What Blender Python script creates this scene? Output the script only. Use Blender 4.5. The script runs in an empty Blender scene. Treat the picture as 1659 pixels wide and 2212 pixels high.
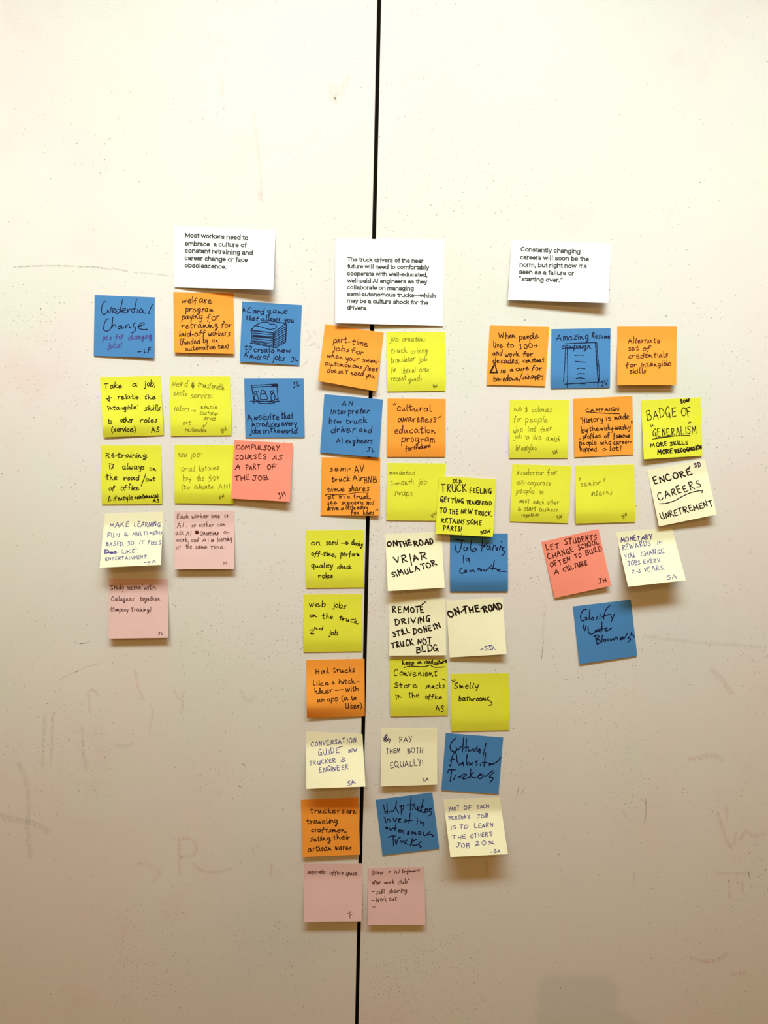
import bpy, bmesh, math, random
from mathutils import Vector, Matrix

# ------------------------------------------------------------------ camera, light, exposure
scene = bpy.context.scene
C = scene.collection
IMG_W, IMG_H = 1659.0, 2212.0
FOCAL = 1597.0                       # focal length in photo pixels
PITCH = math.radians(4.7)            # camera looks slightly down at the wall
ROLL = math.radians(1.36)
CAM_POS = Vector((0.0, -0.955, 1.55))

cam_data = bpy.data.cameras.new('camera')
cam = bpy.data.objects.new('camera', cam_data)
C.objects.link(cam)
scene.camera = cam
cam_data.sensor_fit = 'HORIZONTAL'
cam_data.sensor_width = 36.0
cam_data.lens = 36.0 * FOCAL / IMG_W
cam_data.clip_start = 0.01
CAM_R = (Matrix.Rotation(math.radians(90) - PITCH, 3, 'X') @ Matrix.Rotation(ROLL, 3, 'Z'))
cam.matrix_world = Matrix.Translation(CAM_POS) @ CAM_R.to_4x4()

scene.view_settings.view_transform = 'Standard'
scene.view_settings.look = 'None'
scene.view_settings.gamma = 1.0
scene.view_settings.exposure = 0.0
scene.view_settings.use_curve_mapping = False

world = bpy.data.worlds.new('room_ambience')
scene.world = world
world.use_nodes = True
bg = world.node_tree.nodes['Background']
bg.inputs['Color'].default_value = (1.0, 0.505, 0.09, 1)
bg.inputs['Strength'].default_value = 0.325

def area_light(name, loc, target, sx, sy, power, color, spread=180):
    d = bpy.data.lights.new(name, 'AREA')
    d.shape = 'RECTANGLE'; d.size = sx; d.size_y = sy
    d.energy = power; d.color = color; d.spread = math.radians(spread)
    o = bpy.data.objects.new(name, d); C.objects.link(o)
    o.location = loc
    o.rotation_euler = (Vector(target) - Vector(loc)).to_track_quat('-Z', 'Y').to_euler()
    return o

# a long linear lamp at the ceiling close to the wall, and two ceiling lamps behind the photographer
area_light('wall_wash_light', (0.0, -0.74, 2.62), (0.0, 0.0, 1.62), 1.9, 0.22, 7.3, (0.785, 0.94, 0.915), 62)
area_light('wall_wash_light', (0.0, -0.26, 2.66), (0.0, 0.0, 2.0), 2.2, 0.04, 2.8, (0.74, 0.90, 1.0))  # added grazing wash that whitens the wall top, not a fixture of the room
area_light('ceiling_lamp', (-1.75, -2.9, 2.70), (0.0, 0.0, 1.4), 0.22, 0.22, 2.0, (1.0, 0.66, 0.28))
area_light('ceiling_lamp', (0.32, -2.9, 2.62), (0.0, 0.0, 1.4), 0.22, 0.22, 2.0, (1.0, 0.66, 0.28))

# ------------------------------------------------------------------ helpers
def unproject(px, py, lift=0.0):
    """photo pixel -> point standing `lift` metres in front of the wall plane (y = 0)"""
    d = CAM_R @ Vector(((px - IMG_W / 2) / FOCAL, -(py - IMG_H / 2) / FOCAL, -1.0))
    t = (-lift - CAM_POS.y) / d.y
    return CAM_POS + d * t

def srgb(r, g, b):
    def f(c):
        c /= 255.0
        return c / 12.92 if c <= 0.04045 else ((c + 0.055) / 1.055) ** 2.4
    return (f(r), f(g), f(b), 1.0)

def new_mat(name, color, rough=0.7, spec=0.3):
    m = bpy.data.materials.new(name); m.use_nodes = True
    b = m.node_tree.nodes['Principled BSDF']
    b.inputs['Base Color'].default_value = color
    b.inputs['Roughness'].default_value = rough
    b.inputs['Specular IOR Level'].default_value = spec
    return m

def mesh_obj(name, verts, faces, mats, parent=None, face_mats=None, smooth=False):
    me = bpy.data.meshes.new(name)
    me.from_pydata([tuple(v) for v in verts], [], faces)
    for m in (mats if isinstance(mats, (list, tuple)) else [mats]):
        me.materials.append(m)
    if face_mats:
        for p, i in zip(me.polygons, face_mats): p.material_index = i
    if smooth:
        for p in me.polygons: p.use_smooth = True
    me.update()
    o = bpy.data.objects.new(name, me); C.objects.link(o)
    if parent is not None:
        o.parent = parent
        o.matrix_parent_inverse = parent.matrix_world.inverted() if False else Matrix.Translation(-parent.location)
    return o

def catmull(pts, closed=False):
    """dense smooth curve through the points"""
    n = len(pts)
    if n < 3: return list(pts)
    out = []
    for i in range(n - 1):
        p0 = pts[i - 1] if i > 0 else (2 * pts[0][0] - pts[1][0], 2 * pts[0][1] - pts[1][1])
        p1, p2 = pts[i], pts[i + 1]
        p3 = pts[i + 2] if i + 2 < n else (2 * p2[0] - p1[0], 2 * p2[1] - p1[1])
        for k in range(6):
            t = k / 6.0; t2 = t * t; t3 = t2 * t
            out.append(tuple(0.5 * ((2 * p1[a]) + (-p0[a] + p2[a]) * t + (2 * p0[a] - 5 * p1[a] + 4 * p2[a] - p3[a]) * t2
                                    + (-p0[a] + 3 * p1[a] - 3 * p2[a] + p3[a]) * t3) for a in (0, 1)))
    out.append(tuple(pts[-1]))
    return out

def resample(pts, step):
    out = [pts[0]]
    for a, b in zip(pts, pts[1:]):
        d = math.hypot(b[0] - a[0], b[1] - a[1])
        n = max(1, int(d / step + 0.5))
        if d < 1e-6: continue
        for k in range(1, n + 1):
            out.append((a[0] + (b[0] - a[0]) * k / n, a[1] + (b[1] - a[1]) * k / n))
    return out

class Ink:
    """ink strokes drawn as flat ribbons in photo pixels"""
    def __init__(self): self.v = []; self.f = []; self.m = []; self.n = 0
    def stroke(self, pts, w, mat=0, rnd=None, taper=True):
        pts = resample(pts, 0.8)
        if len(pts) == 1: pts = [pts[0], (pts[0][0] + 0.3, pts[0][1] + 0.3)]
        n = len(pts); base = len(self.v); r0 = w / 2.0
        self.n = (self.n + 1) % 24
        z = self.n * 0.000004
        ph = rnd.random() * 6.28 if rnd else 0.0
        for i, p in enumerate(pts):
            a = pts[max(0, i - 1)]; b = pts[min(n - 1, i + 1)]
            dx, dy = b[0] - a[0], b[1] - a[1]; L = math.hypot(dx, dy) or 1.0
            dx /= L; dy /= L
            r = r0 * (1.0 + (0.13 * math.sin(ph + i * 0.5) if rnd else 0.0))
            self.v.append((p[0] - dy * r, p[1] + dx * r, z)); self.v.append((p[0] + dy * r, p[1] - dx * r, z))
        for i in range(n - 1):
            k = base + 2 * i
            self.f.append((k, k + 1, k + 3, k + 2)); self.m.append(mat)
        for end, s in ((0, -1), (n - 1, 1)):                # rounded pen ends
            p = pts[end]; q = pts[1] if end == 0 else pts[n - 2]
            ang = math.atan2(p[1] - q[1], p[0] - q[0]); k0 = len(self.v); r = r0 * 0.98
            self.v.append((p[0], p[1], z))
            for j in range(6):
                t = ang - math.pi / 2 + math.pi * j / 5
                self.v.append((p[0] + r * math.cos(t), p[1] + r * math.sin(t), z))
            for j in range(5):
                self.f.append((k0, k0 + 1 + j, k0 + 2 + j)); self.m.append(mat)

# ------------------------------------------------------------------ the setting
def wall_material(name, seed):
    m = bpy.data.materials.new(name); m.use_nodes = True
    nt = m.node_tree; N = nt.nodes; L = nt.links
    b = N['Principled BSDF']
    tc = N.new('ShaderNodeTexCoord')
    sep = N.new('ShaderNodeSeparateXYZ'); L.new(tc.outputs['Object'], sep.inputs[0])
    com = N.new('ShaderNodeCombineXYZ'); L.new(sep.outputs['X'], com.inputs['X']); L.new(sep.outputs['Z'], com.inputs['Y'])
    P = com.outputs[0]
    def math_(op, a, b_=None, c=None, clamp=False):
        n = N.new('ShaderNodeMath'); n.operation = op; n.use_clamp = clamp
        for i, v in enumerate((a, b_, c)):
            if v is None: continue
            if isinstance(v, (int, float)): n.inputs[i].default_value = v
            else: L.new(v, n.inputs[i])
        return n.outputs[0]
    def noise(scale, detail=2.0, rough=0.5, off=0.0):
        mp = N.new('ShaderNodeMapping'); L.new(P, mp.inputs[0]); mp.inputs['Location'].default_value = (off + seed, off * 1.7, 0)
        n = N.new('ShaderNodeTexNoise'); n.noise_dimensions = '2D'
        n.inputs['Scale'].default_value = scale; n.inputs['Detail'].default_value = detail; n.inputs['Roughness'].default_value = rough
        L.new(mp.outputs[0], n.inputs['Vector'])
        return n.outputs['Fac']
    def ramp(v, lo, hi):
        n = N.new('ShaderNodeMapRange'); n.interpolation_type = 'SMOOTHSTEP'
        n.inputs['From Min'].default_value = lo; n.inputs['From Max'].default_value = hi
        L.new(v, n.inputs['Value']); return n.outputs[0]
    def mix(fac, a, c):
        n = N.new('ShaderNodeMix'); n.data_type = 'RGBA'
        if isinstance(fac, (int, float)): n.inputs[0].default_value = fac
        else: L.new(fac, n.inputs[0])
        for s, v in ((6, a), (7, c)):
            if isinstance(v, tuple): n.inputs[s].default_value = v
            else: L.new(v, n.inputs[s])
        return n.outputs[2]
    # whiteboard paint with smeared leftovers of wiped marker: pinkish, greenish and greyish clouds
    col = mix(ramp(noise(3.2, 3, .55, 3.1), .45, .75), (.805, .766, .738, 1), (.815, .722, .700, 1))
    col = mix(ramp(noise(4.1, 3, .6, 9.7), .5, .72), col, (.765, .772, .700, 1))
    col = mix(ramp(noise(2.3, 4, .6, 17.3), .55, .8), col, (.760, .745, .735, 1))
    col = mix(math_('MULTIPLY', ramp(noise(7.0, 4, .65, 31.0), .58, .8), .5), col, (.80, .640, .635, 1))
    # fine mottling
    col = mix(math_('MULTIPLY', noise(600, 3, .7, 5.0), .20), col, (.55, .52, .49, 1))
    # specks of dark marker dust
    dens = math_('ADD', math_('MULTIPLY', ramp(noise(6.5, 4, .65, 41.0), .48, .74), .34), .03)
    if seed > 1:     # the right board is dustier beside the gap
        near = ramp(sep.outputs['X'], .17, .0)
        dens = math_('ADD', dens, math_('MULTIPLY', near, .22))
    dens = math_('MULTIPLY', dens, math_('ADD', math_('MULTIPLY', ramp(sep.outputs['Z'], 2.0, 1.55), .75), .25))   # less dust above writing height
    for sc, rad, k in ((300, .135, 1.0), (170, .10, .8), (95, .075, .3)):
        v = N.new('ShaderNodeTexVoronoi'); v.voronoi_dimensions = '2D'; v.feature = 'F1'
        v.inputs['Scale'].default_value = sc
        mp = N.new('ShaderNodeMapping'); L.new(P, mp.inputs[0]); mp.inputs['Location'].default_value = (seed * 1.37 + sc, sc * .3, 0)
        L.new(mp.outputs[0], v.inputs['Vector'])
        sc3 = N.new('ShaderNodeSeparateColor'); L.new(v.outputs['Color'], sc3.inputs[0])
        r = math_('MULTIPLY', math_('ADD', sc3.outputs['Green'], .45), rad * .72)
        inside = math_('LESS_THAN', v.outputs['Distance'], r)
        on = math_('LESS_THAN', sc3.outputs['Red'], math_('MULTIPLY', dens, k))
        dark = math_('ADD', math_('MULTIPLY', sc3.outputs['Blue'], .6), .35)
        f = math_('MULTIPLY', math_('MULTIPLY', inside, on), dark)
        col = mix(f, col, (.06, .05, .045, 1))
    L.new(col, b.inputs['Base Color'])
    b.inputs['Roughness'].default_value = .33
    b.inputs['Specular IOR Level'].default_value = .45
    bump = N.new('ShaderNodeBump'); bump.inputs['Strength'].default_value = .075; bump.inputs['Distance'].default_value = .0012
    L.new(noise(480, 2, .5, 2.2), bump.inputs['Height']); L.new(bump.outputs[0], b.inputs['Normal'])
    return m

def gap_x(z):
    """centre of the gap between the two boards: straight and upright"""
    return GAP_X

# the gap is vertical; find its x from the photo at mid height
GAP_X = 0.5 * (unproject(821.2, 0).x + unproject(768.7, 2212).x)
HALF_GAP = 0.0024
def board(name, x0, x1, mat):
    """wall board 14 mm thick with slightly rounded long edges"""
    e = 0.0007; z0, z1 = 0.0, 2.75; T = 0.014
    prof = [(x0, T), (x0, e), (x0 + e * .3, e * .3), (x0 + e, 0), (x1 - e, 0), (x1 - e * .3, e * .3), (x1, e), (x1, T)]
    v = [(x, y, z0) for x, y in prof] + [(x, y, z1) for x, y in prof]
    n = len(prof)
    f = [(i, (i + 1) % n, n + (i + 1) % n, n + i) for i in range(n)] + [tuple(range(n))[::-1], tuple(range(n, 2 * n))]
    o = mesh_obj(name, v, f, mat)
    o['kind'] = 'structure'
    return o
wall_l = board('wall_left', -2.3, GAP_X - HALF_GAP, wall_material('whiteboard_paint', 0.0))
wall_r = board('wall_right', GAP_X + HALF_GAP, 2.3, wall_material('whiteboard_paint_dusty', 4.0))

def box(name, a, b, mat):
    x0, y0, z0 = a; x1, y1, z1 = b
    v = [(x0, y0, z0), (x1, y0, z0), (x1, y1, z0), (x0, y1, z0), (x0, y0, z1), (x1, y0, z1), (x1, y1, z1), (x0, y1, z1)]
    f = [(3, 2, 1, 0), (4, 5, 6, 7), (0, 1, 5, 4), (1, 2, 6, 5), (2, 3, 7, 6), (3, 0, 4, 7)]
    o = mesh_obj(name, v, f, mat); o['kind'] = 'structure'; return o
box('trim_1', (GAP_X - .03, .0095, 0), (GAP_X + .03, .0139, 2.75), new_mat('dark_gap_strip', srgb(30, 24, 20), .8, .1)).location = (0, .0055, 0)
box('floor', (-2.3, -3.6, -.05), (2.3, .02, 0), new_mat('brown_carpet', (.22, .13, .075, 1), .9, .1))

# ------------------------------------------------------------------ a pen alphabet (x-height 1, baseline 0; capitals 1 high)
# strokes are split by '|'; '!' = straight segments, otherwise a smooth curve
LOW = {
'a': '.72,.82 .42,1 .08,.65 .1,.15 .38,0 .68,.35 .74,.95|!.74,1 .76,.18 .95,.02',
'b': '!.06,1.75 .1,.02|.1,.5 .38,.92 .76,.72 .74,.2 .42,-.02 .1,.12',
'c': '.72,.82 .42,1 .06,.6 .15,.1 .45,0 .78,.15',
'd': '.7,.72 .4,.92 .06,.58 .12,.1 .4,0 .7,.3|!.78,1.75 .74,.1 .86,.0',
'e': '.1,.48 .48,.55 .7,.76 .45,1 .12,.75 .06,.32 .35,0 .78,.16',
'f': '.68,1.55 .46,1.75 .28,1.35 .27,.6 .24,-.05|!0,.88 .6,.95',
'g': '.7,.82 .4,1 .06,.65 .16,.15 .45,.1 .7,.5|.72,1 .74,.1 .66,-.6 .38,-.82 .12,-.6',
'h': '!.06,1.75 .06,0|.06,.45 .3,.92 .58,.82 .64,.4 .72,0',
'i': '!.1,.95 .12,0|!.1,1.38 .14,1.46',
'j': '.36,.95 .36,0 .26,-.62 .0,-.55|!.36,1.38 .4,1.46',
'k': '!.06,1.75 .06,0|!.62,.95 .1,.45|.2,.5 .4,.15 .72,0',
'l': '!.08,1.75 .1,0',
'm': '!.05,1 .06,0|.06,.5 .26,.94 .44,.8 .48,.02|.48,.5 .7,.94 .9,.8 .95,.3 1.05,0',
'n': '!.05,1 .06,0|.06,.5 .32,.94 .58,.8 .63,.35 .74,0',
'o': '.45,1 .1,.75 .08,.25 .4,0 .74,.25 .72,.75 .4,1',
'p': '!.08,1 .04,-.8|.08,.6 .38,1 .74,.75 .68,.2 .36,0 .08,.2',
'q': '.7,.82 .4,1 .06,.65 .16,.1 .45,.05 .7,.5|!.72,1 .7,-.8 .85,-.6',
'r': '!.05,1 .08,0|.08,.45 .26,.88 .55,.92',
's': '.62,.88 .36,1 .12,.78 .35,.54 .6,.3 .4,0 .05,.08',
't': '!.32,1.5 .28,.12 .46,0|!0,.96 .66,1',
'u': '.06,.98 .08,.3 .28,0 .55,.2 .66,.9|!.66,.98 .68,.15 .86,0',
'v': '!.04,.98 .34,0 .66,1',
'w': '!.04,.98 .24,.02 .5,.8 .74,.02 1,1',
'x': '!.05,.98 .7,0|!.68,1 .04,0',
'y': '.05,.98 .12,.4 .36,.22 .64,.55|!.7,1 .6,.1 .34,-.78',
'z': '!.06,.95 .68,.95 .06,.02 .76,.05',
}
CAP = {
'A': '!0,0 .34,1 .66,0|!.1,.36 .62,.4',
'B': '!.06,1 .06,0|.0,.98 .42,.98 .46,.7 .1,.54|.1,.54 .54,.46 .54,.1 .06,0',
'C': '.6,.86 .36,1 .06,.6 .14,.12 .4,0 .64,.14',
'D': '!.08,1 .08,0|.0,.98 .4,.94 .62,.55 .44,.12 .04,0',
'E': '!.5,.98 .06,.96 .06,.02 .55,.04|!.08,.52 .44,.55',
'F': '!.54,1 .06,.97 .08,0|!.08,.52 .46,.56',
'G': '.56,.88 .34,1 .06,.6 .12,.12 .36,.04 .56,.36|!.36,.4 .58,.42 .6,-.1',
'H': '!.06,1 .06,0|!.56,1 .56,0|!.06,.48 .56,.54',
'I': '!.1,1 .1,0',
'J': '.4,.95 .4,.3 .26,0 .02,.14|!.12,.98 .6,1',
'K': '!.06,1 .06,0|!.54,1 .1,.46|!.16,.52 .6,0',
'L': '!.06,1 .06,.03 .52,.06',
'M': '!.02,0 .1,1 .38,.3 .68,1 .76,0',
'N': '!.06,0 .08,1 .52,.04 .56,1',
'O': '.34,1 .08,.74 .06,.26 .32,0 .6,.26 .58,.76 .3,1',
'P': '!.08,1 .08,-.05|.0,.96 .42,.98 .52,.72 .36,.48 .1,.46',
'Q': '.34,1 .08,.74 .06,.26 .32,0 .6,.26 .58,.76 .3,1|!.34,.3 .64,-.12',
'R': '!.08,.98 .08,0|.0,.95 .42,.98 .5,.7 .12,.5|!.16,.5 .62,0',
'S': '.54,.88 .32,1 .1,.78 .3,.54 .52,.28 .34,0 .02,.1',
'T': '!0,.96 .64,1|!.32,.98 .32,0',
'U': '.06,1 .08,.3 .26,0 .48,.16 .56,1|!.56,.5 .6,0',
'V': '!.02,1 .3,0 .6,1',
'W': '!.02,1 .2,0 .42,.72 .62,0 .86,1',
'X': '!.04,1 .58,0|!.56,1 .02,0',
'Y': '!.02,1 .26,.5|!.56,1 .22,-.05',
'Z': '!.04,.98 .54,.98 .04,.02 .58,.04',
'0': '.28,1 .06,.74 .06,.26 .28,0 .5,.26 .48,.76 .26,1',
'1': '!.04,.78 .22,1 .22,0|!.02,0 .42,.02',
'2': '.04,.8 .24,1 .44,.76 .06,.06|!.04,.04 .52,.06',
'3': '.06,.94 .4,.92 .2,.56 .44,.3 .24,0 .02,.1',
'5': '!.48,1 .14,.94 .12,.58|.12,.58 .42,.52 .42,.12 .04,0',
'+': '!.02,.5 .58,.54|!.3,.86 .3,.18',
'$': '.48,.72 .28,.82 .1,.66 .28,.5 .46,.32 .26,.14 .02,.22|!.3,1 .26,0',
'&': '.62,.3 .36,.02 .1,.2 .44,.76 .3,1 .14,.8 .56,0',
'%': '.2,1 .06,.84 .2,.66 .34,.84 .2,1|!.62,1 .16,0|.62,.34 .48,.18 .6,0 .74,.18 .62,.34',
}
PUN = {
'-': '!.05,.48 .5,.5', '.': '!.06,.02 .1,.06', ',': '!.14,.1 .02,-.32', ':': '!.08,.12 .1,.18|!.08,.8 .1,.86',
'!': '!.12,1.6 .08,.45|!.06,.02 .1,.06', "'": '!.08,1.6 .06,1.2', '"': '!.04,1.6 .02,1.25|!.22,1.6 .2,1.25',
'(': '.32,1.7 .06,1.1 .06,.3 .3,-.3', ')': '.02,1.7 .28,1.1 .28,.3 .04,-.3', '/': '!.5,1.7 .02,-.2',
}
ALT = {     # quicker, lazier versions of the small letters
'a': '.74,.9 .35,1 .06,.55 .2,.04 .55,.4 .74,.92 .76,.2 1,.08',
'e': '.08,.4 .5,.58 .62,.82 .36,1 .08,.55 .22,.02 .62,.1 .9,.35',
'n': '!.05,1 .1,.02 .36,.92 .56,.3 .66,.0 .85,.12',
'm': '!.04,1 .08,0 .3,.9 .46,.1 .68,.9 .84,.1 1,.15',
'r': '.04,.95 .12,.3 .14,.05|.13,.35 .35,.85 .72,.84',
's': '!.62,.98 .14,.74 .56,.34 .44,.06 .0,-.04',
'o': '.5,.95 .12,.85 .06,.3 .36,.02 .68,.4 .55,.9 .25,.98',
't': '!.3,1.5 .26,.1|.26,.1 .4,-.02 .62,.14|!-.04,.9 .72,1.08',
'h': '!.08,1.75 .06,0|!.06,.4 .4,.9 .52,.2 .82,.02',
'u': '!.04,.95 .1,.1 .38,.05 .62,.9 .66,.1 .9,.1',
'd': '.66,.8 .3,.9 .04,.4 .22,.02 .56,.2 .76,1.1 .84,1.85|!.84,1.85 .74,.05',
'l': '.12,1.75 .06,.5 .16,.02 .32,.08',
'g': '.7,.88 .34,1 .08,.65 .24,.2 .56,.4 .74,.95 .7,.0 .5,-.8 .2,-.7 .5,-.25 .95,.05',
'y': '!.05,.95 .2,.2 .46,.15 .7,.95|.7,.95 .62,.1 .4,-.7 .1,-.75',
'k': '!.06,1.75 .08,0|.6,.95 .14,.5 .3,.3 .55,.08 .85,.0',
'f': '.74,1.45 .5,1.75 .3,1.2 .22,.2 .1,-.35|!-.05,.8 .62,.98',
'w': '.02,.95 .12,.1 .3,.1 .48,.75 .58,.1 .78,.1 1,1.02',
'c': '.7,.95 .3,.85 .04,.4 .25,0 .75,.12',
}
def parse_glyph(s):
    out = []
    for part in s.split('|'):
        st = part.startswith('!')
        pts = [tuple(float(c) for c in q.split(',')) for q in part.lstrip('!').split()]
        out.append((st, pts))
    return out
GLYPH = {}
for k_, s_ in LOW.items(): GLYPH[k_] = (parse_glyph(s_), 1.0)
ALT_GLYPH = {k_: (parse_glyph(s_), 1.0) for k_, s_ in ALT.items()}
for k_, s_ in CAP.items(): GLYPH[k_] = (parse_glyph(s_), 0.0)
for k_, s_ in PUN.items(): GLYPH[k_] = (parse_glyph(s_), 2.0)

def write_word(ink, text, x0, y0, x1, y1, h, w, mat, rnd, slant, to_px, wob=1.0):
    """pen strokes of one word between two baseline points (crop coordinates)"""
    h *= .90; w *= .69 if w < 3.2 else .76
    allcap = not any(c in LOW for c in text)
    capk = 1.0 if allcap else 1.62           # capitals relative to h
    pk = 0.62 if allcap else 1.0
    x = 0.0; strokes = []; prev = None; join = .45 if w > 2.0 else .25; wob *= 1.6
    for ch in text:
        g, kind = ALT_GLYPH[ch] if (ch in ALT_GLYPH and rnd.random() < .7) else GLYPH[ch]
        k = 1.0 if kind == 1.0 else (pk if kind == 2.0 else capk)
        sy = k * (1 + rnd.uniform(-.09, .09) * wob); sx = k * (1 + rnd.uniform(-.08, .08) * wob) * (1.0 if kind == 1 else 0.95)
        dy = rnd.uniform(-.06, .06) * wob * k; rot = rnd.uniform(-.06, .06) * wob
        mx = 0.0
        if ch in "'\"": x += .16 * k
        for st, pts in g:
            q = []
            for (a, b) in pts:
                a2 = a + rnd.uniform(-.025, .025) * wob; b2 = b + rnd.uniform(-.03, .03) * wob
                q.append((x + a2 * sx - b2 * rot + slant * b2 * sy, b2 * sy + dy)); mx = max(mx, a * sx)
            strokes.append((st, q))
        if kind == 1.0 and prev and ch in 'aeimnorsuvwcgyp' and rnd.random() < join:
            strokes.append((False, [prev, ((prev[0] + strokes[-len(g)][1][0][0]) / 2, prev[1] * .6 + strokes[-len(g)][1][0][1] * .4 - .05), strokes[-len(g)][1][0]]))
        prev = None
        if ch in 'acdehiklmntu':
            prev = max((q_[-1] for st_, q_ in strokes[-len(g):] if q_[-1][1] < .35), default=None)
        x += mx + rnd.uniform(.17, .31) * k * (0.8 if kind == 2 else 1.0)
    xs = [p[0] for s in strokes for p in s[1]]
    a, b = min(xs), max(xs); span = max(b - a, 1e-3)
    single = span < 0.2
    L = math.hypot(x1 - x0, y1 - y0); ux, uy = (x1 - x0) / L, (y1 - y0) / L
    for st, pts in strokes:
        q = []
        for (sx_, sy_) in pts:
            t = ((sx_ - a) / span * L) if not single else (L * 0.5 + (sx_ - a) * h)
            q.append(to_px(x0 + ux * t + uy * sy_ * h, y0 + uy * t - ux * sy_ * h))
        ink.stroke(q if st else catmull(q), w, mat, rnd)

# ------------------------------------------------------------------ a plain bold sans alphabet for the printed cards (1000 units per em)
def arc(cx, cy, rx, ry, a0=0, a1=360):
    n = max(8, int(abs(a1 - a0) / 15))
    return [(cx + rx * math.cos(math.radians(a0 + (a1 - a0) * k / n)), cy + ry * math.sin(math.radians(a0 + (a1 - a0) * k / n))) for k in range(n + 1)]
def sm(*p): return catmull(list(p))
BOWL_R = arc(312, 260, 212, 208); BOWL_L = arc(296, 260, 212, 208)
ARCH = sm((85, 300), (130, 410), (240, 465), (350, 466), (460, 420), (510, 300)) + [(512, 0)]
SANS = {
'a': (556, [sm((85, 360), (140, 445), (270, 468), (400, 440), (440, 340)) + [(442, 130)] + sm((442, 130), (455, 50), (490, 5)), sm((440, 285), (270, 258), (120, 215), (82, 140), (130, 65), (240, 50), (360, 90), (440, 190))]),
'b': (611, [[(88, 716), (88, 0)], BOWL_R]), 'c': (556, [arc(292, 260, 212, 208, 42, 318)]), 'd': (611, [[(522, 716), (522, 0)], BOWL_L]),
'e': (556, [[(82, 250), (490, 250)] , arc(285, 260, 206, 208, 0, 318)]), 'f': (333, [sm((350, 690), (250, 672), (196, 600), (190, 500)) + [(190, 0)], [(25, 462), (320, 462)]]),
'g': (611, [BOWL_L, [(522, 520), (522, 20)] + sm((522, 20), (490, -110), (380, -160), (250, -155), (120, -95))]), 'h': (611, [[(88, 716), (88, 0)], ARCH]),
'i': (278, [[(139, 520), (139, 0)], [(139, 650), (139, 700)]]), 'k': (556, [[(88, 716), (88, 0)], [(470, 505), (100, 225)], [(240, 325), (500, 0)]]), 'l': (278, [[(139, 716), (139, 0)]]),
'm': (889, [[(88, 520), (88, 0)], sm((88, 310), (130, 420), (230, 466), (340, 455), (415, 400), (440, 290)) + [(442, 0)], sm((445, 310), (490, 420), (590, 466), (700, 455), (775, 400), (800, 290)) + [(802, 0)]]),
'n': (611, [[(88, 520), (88, 0)], ARCH]), 'o': (611, [arc(305, 260, 222, 208)]), 'p': (611, [[(88, 520), (88, -205)], BOWL_R]),
'r': (389, [[(88, 520), (88, 0)], sm((88, 280), (130, 400), (220, 460), (350, 462))]),
's': (556, [sm((465, 372), (400, 450), (270, 470), (140, 440), (105, 365), (170, 300), (320, 255), (440, 205), (465, 125), (390, 60), (265, 48), (130, 78), (70, 155))]),
't': (333, [[(182, 665), (182, 160)] + sm((182, 160), (205, 70), (320, 55)), [(25, 462), (315, 462)]]),
'u': (611, [[(88, 520), (90, 220)] + sm((90, 220), (120, 95), (230, 52), (360, 75), (470, 160), (515, 250)), [(522, 520), (522, 0)]]),
'v': (556, [[(45, 520), (278, 40), (511, 520)]]), 'w': (778, [[(40, 520), (212, 40), (389, 490), (566, 40), (738, 520)]]),
'y': (556, [[(45, 520), (285, 30)], [(515, 520), (275, -60)] + sm((275, -60), (210, -150), (80, -160))]),
'M': (833, [[(100, 0), (100, 665), (416, 60), (735, 665), (735, 0)]]), 'T': (611, [[(20, 656), (590, 656)], [(305, 656), (305, 0)]]), 'C': (722, [arc(372, 358, 300, 305, 42, 318)]),
'A': (722, [[(40, 0), (361, 675), (682, 0)], [(150, 225), (572, 225)]]), 'I': (278, [[(139, 716), (139, 0)]]),
'.': (278, [[(139, 30), (139, 75)]]), ',': (278, [[(139, 75), (139, 20), (100, -120)]]), '-': (333, [[(50, 255), (285, 255)]]), '\u2014': (1000, [[(20, 255), (980, 255)]]),
'\u2019': (278, [[(139, 700), (135, 620), (100, 540)]]), '\u201c': (500, [[(175, 700), (140, 640), (135, 560)], [(360, 700), (325, 640), (320, 560)]]), '\u201d': (500, [[(150, 700), (145, 620), (110, 540)], [(335, 700), (330, 620), (295, 540)]]),
' ': (300, []),
}
def type_line(ink, text, x0, y0, x1, y1, cap, w, to_px):
    x = 0.0; st = []
    for ch in text:
        adv, g = SANS[ch]
        st += [[(x + a, b) for a, b in q] for q in g]; x += adv
    xs = [p[0] for q in st for p in q]; a, b = min(xs) - 55, max(xs) + 55
    L = math.hypot(x1 - x0, y1 - y0); ux, uy = (x1 - x0) / L, (y1 - y0) / L
    for q in st:
        ink.stroke([to_px(x0 + ux * (p[0] - a) / (b - a) * L + uy * p[1] / 716 * cap, y0 + uy * (p[0] - a) / (b - a) * L - ux * p[1] / 716 * cap) for p in q], w)

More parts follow.
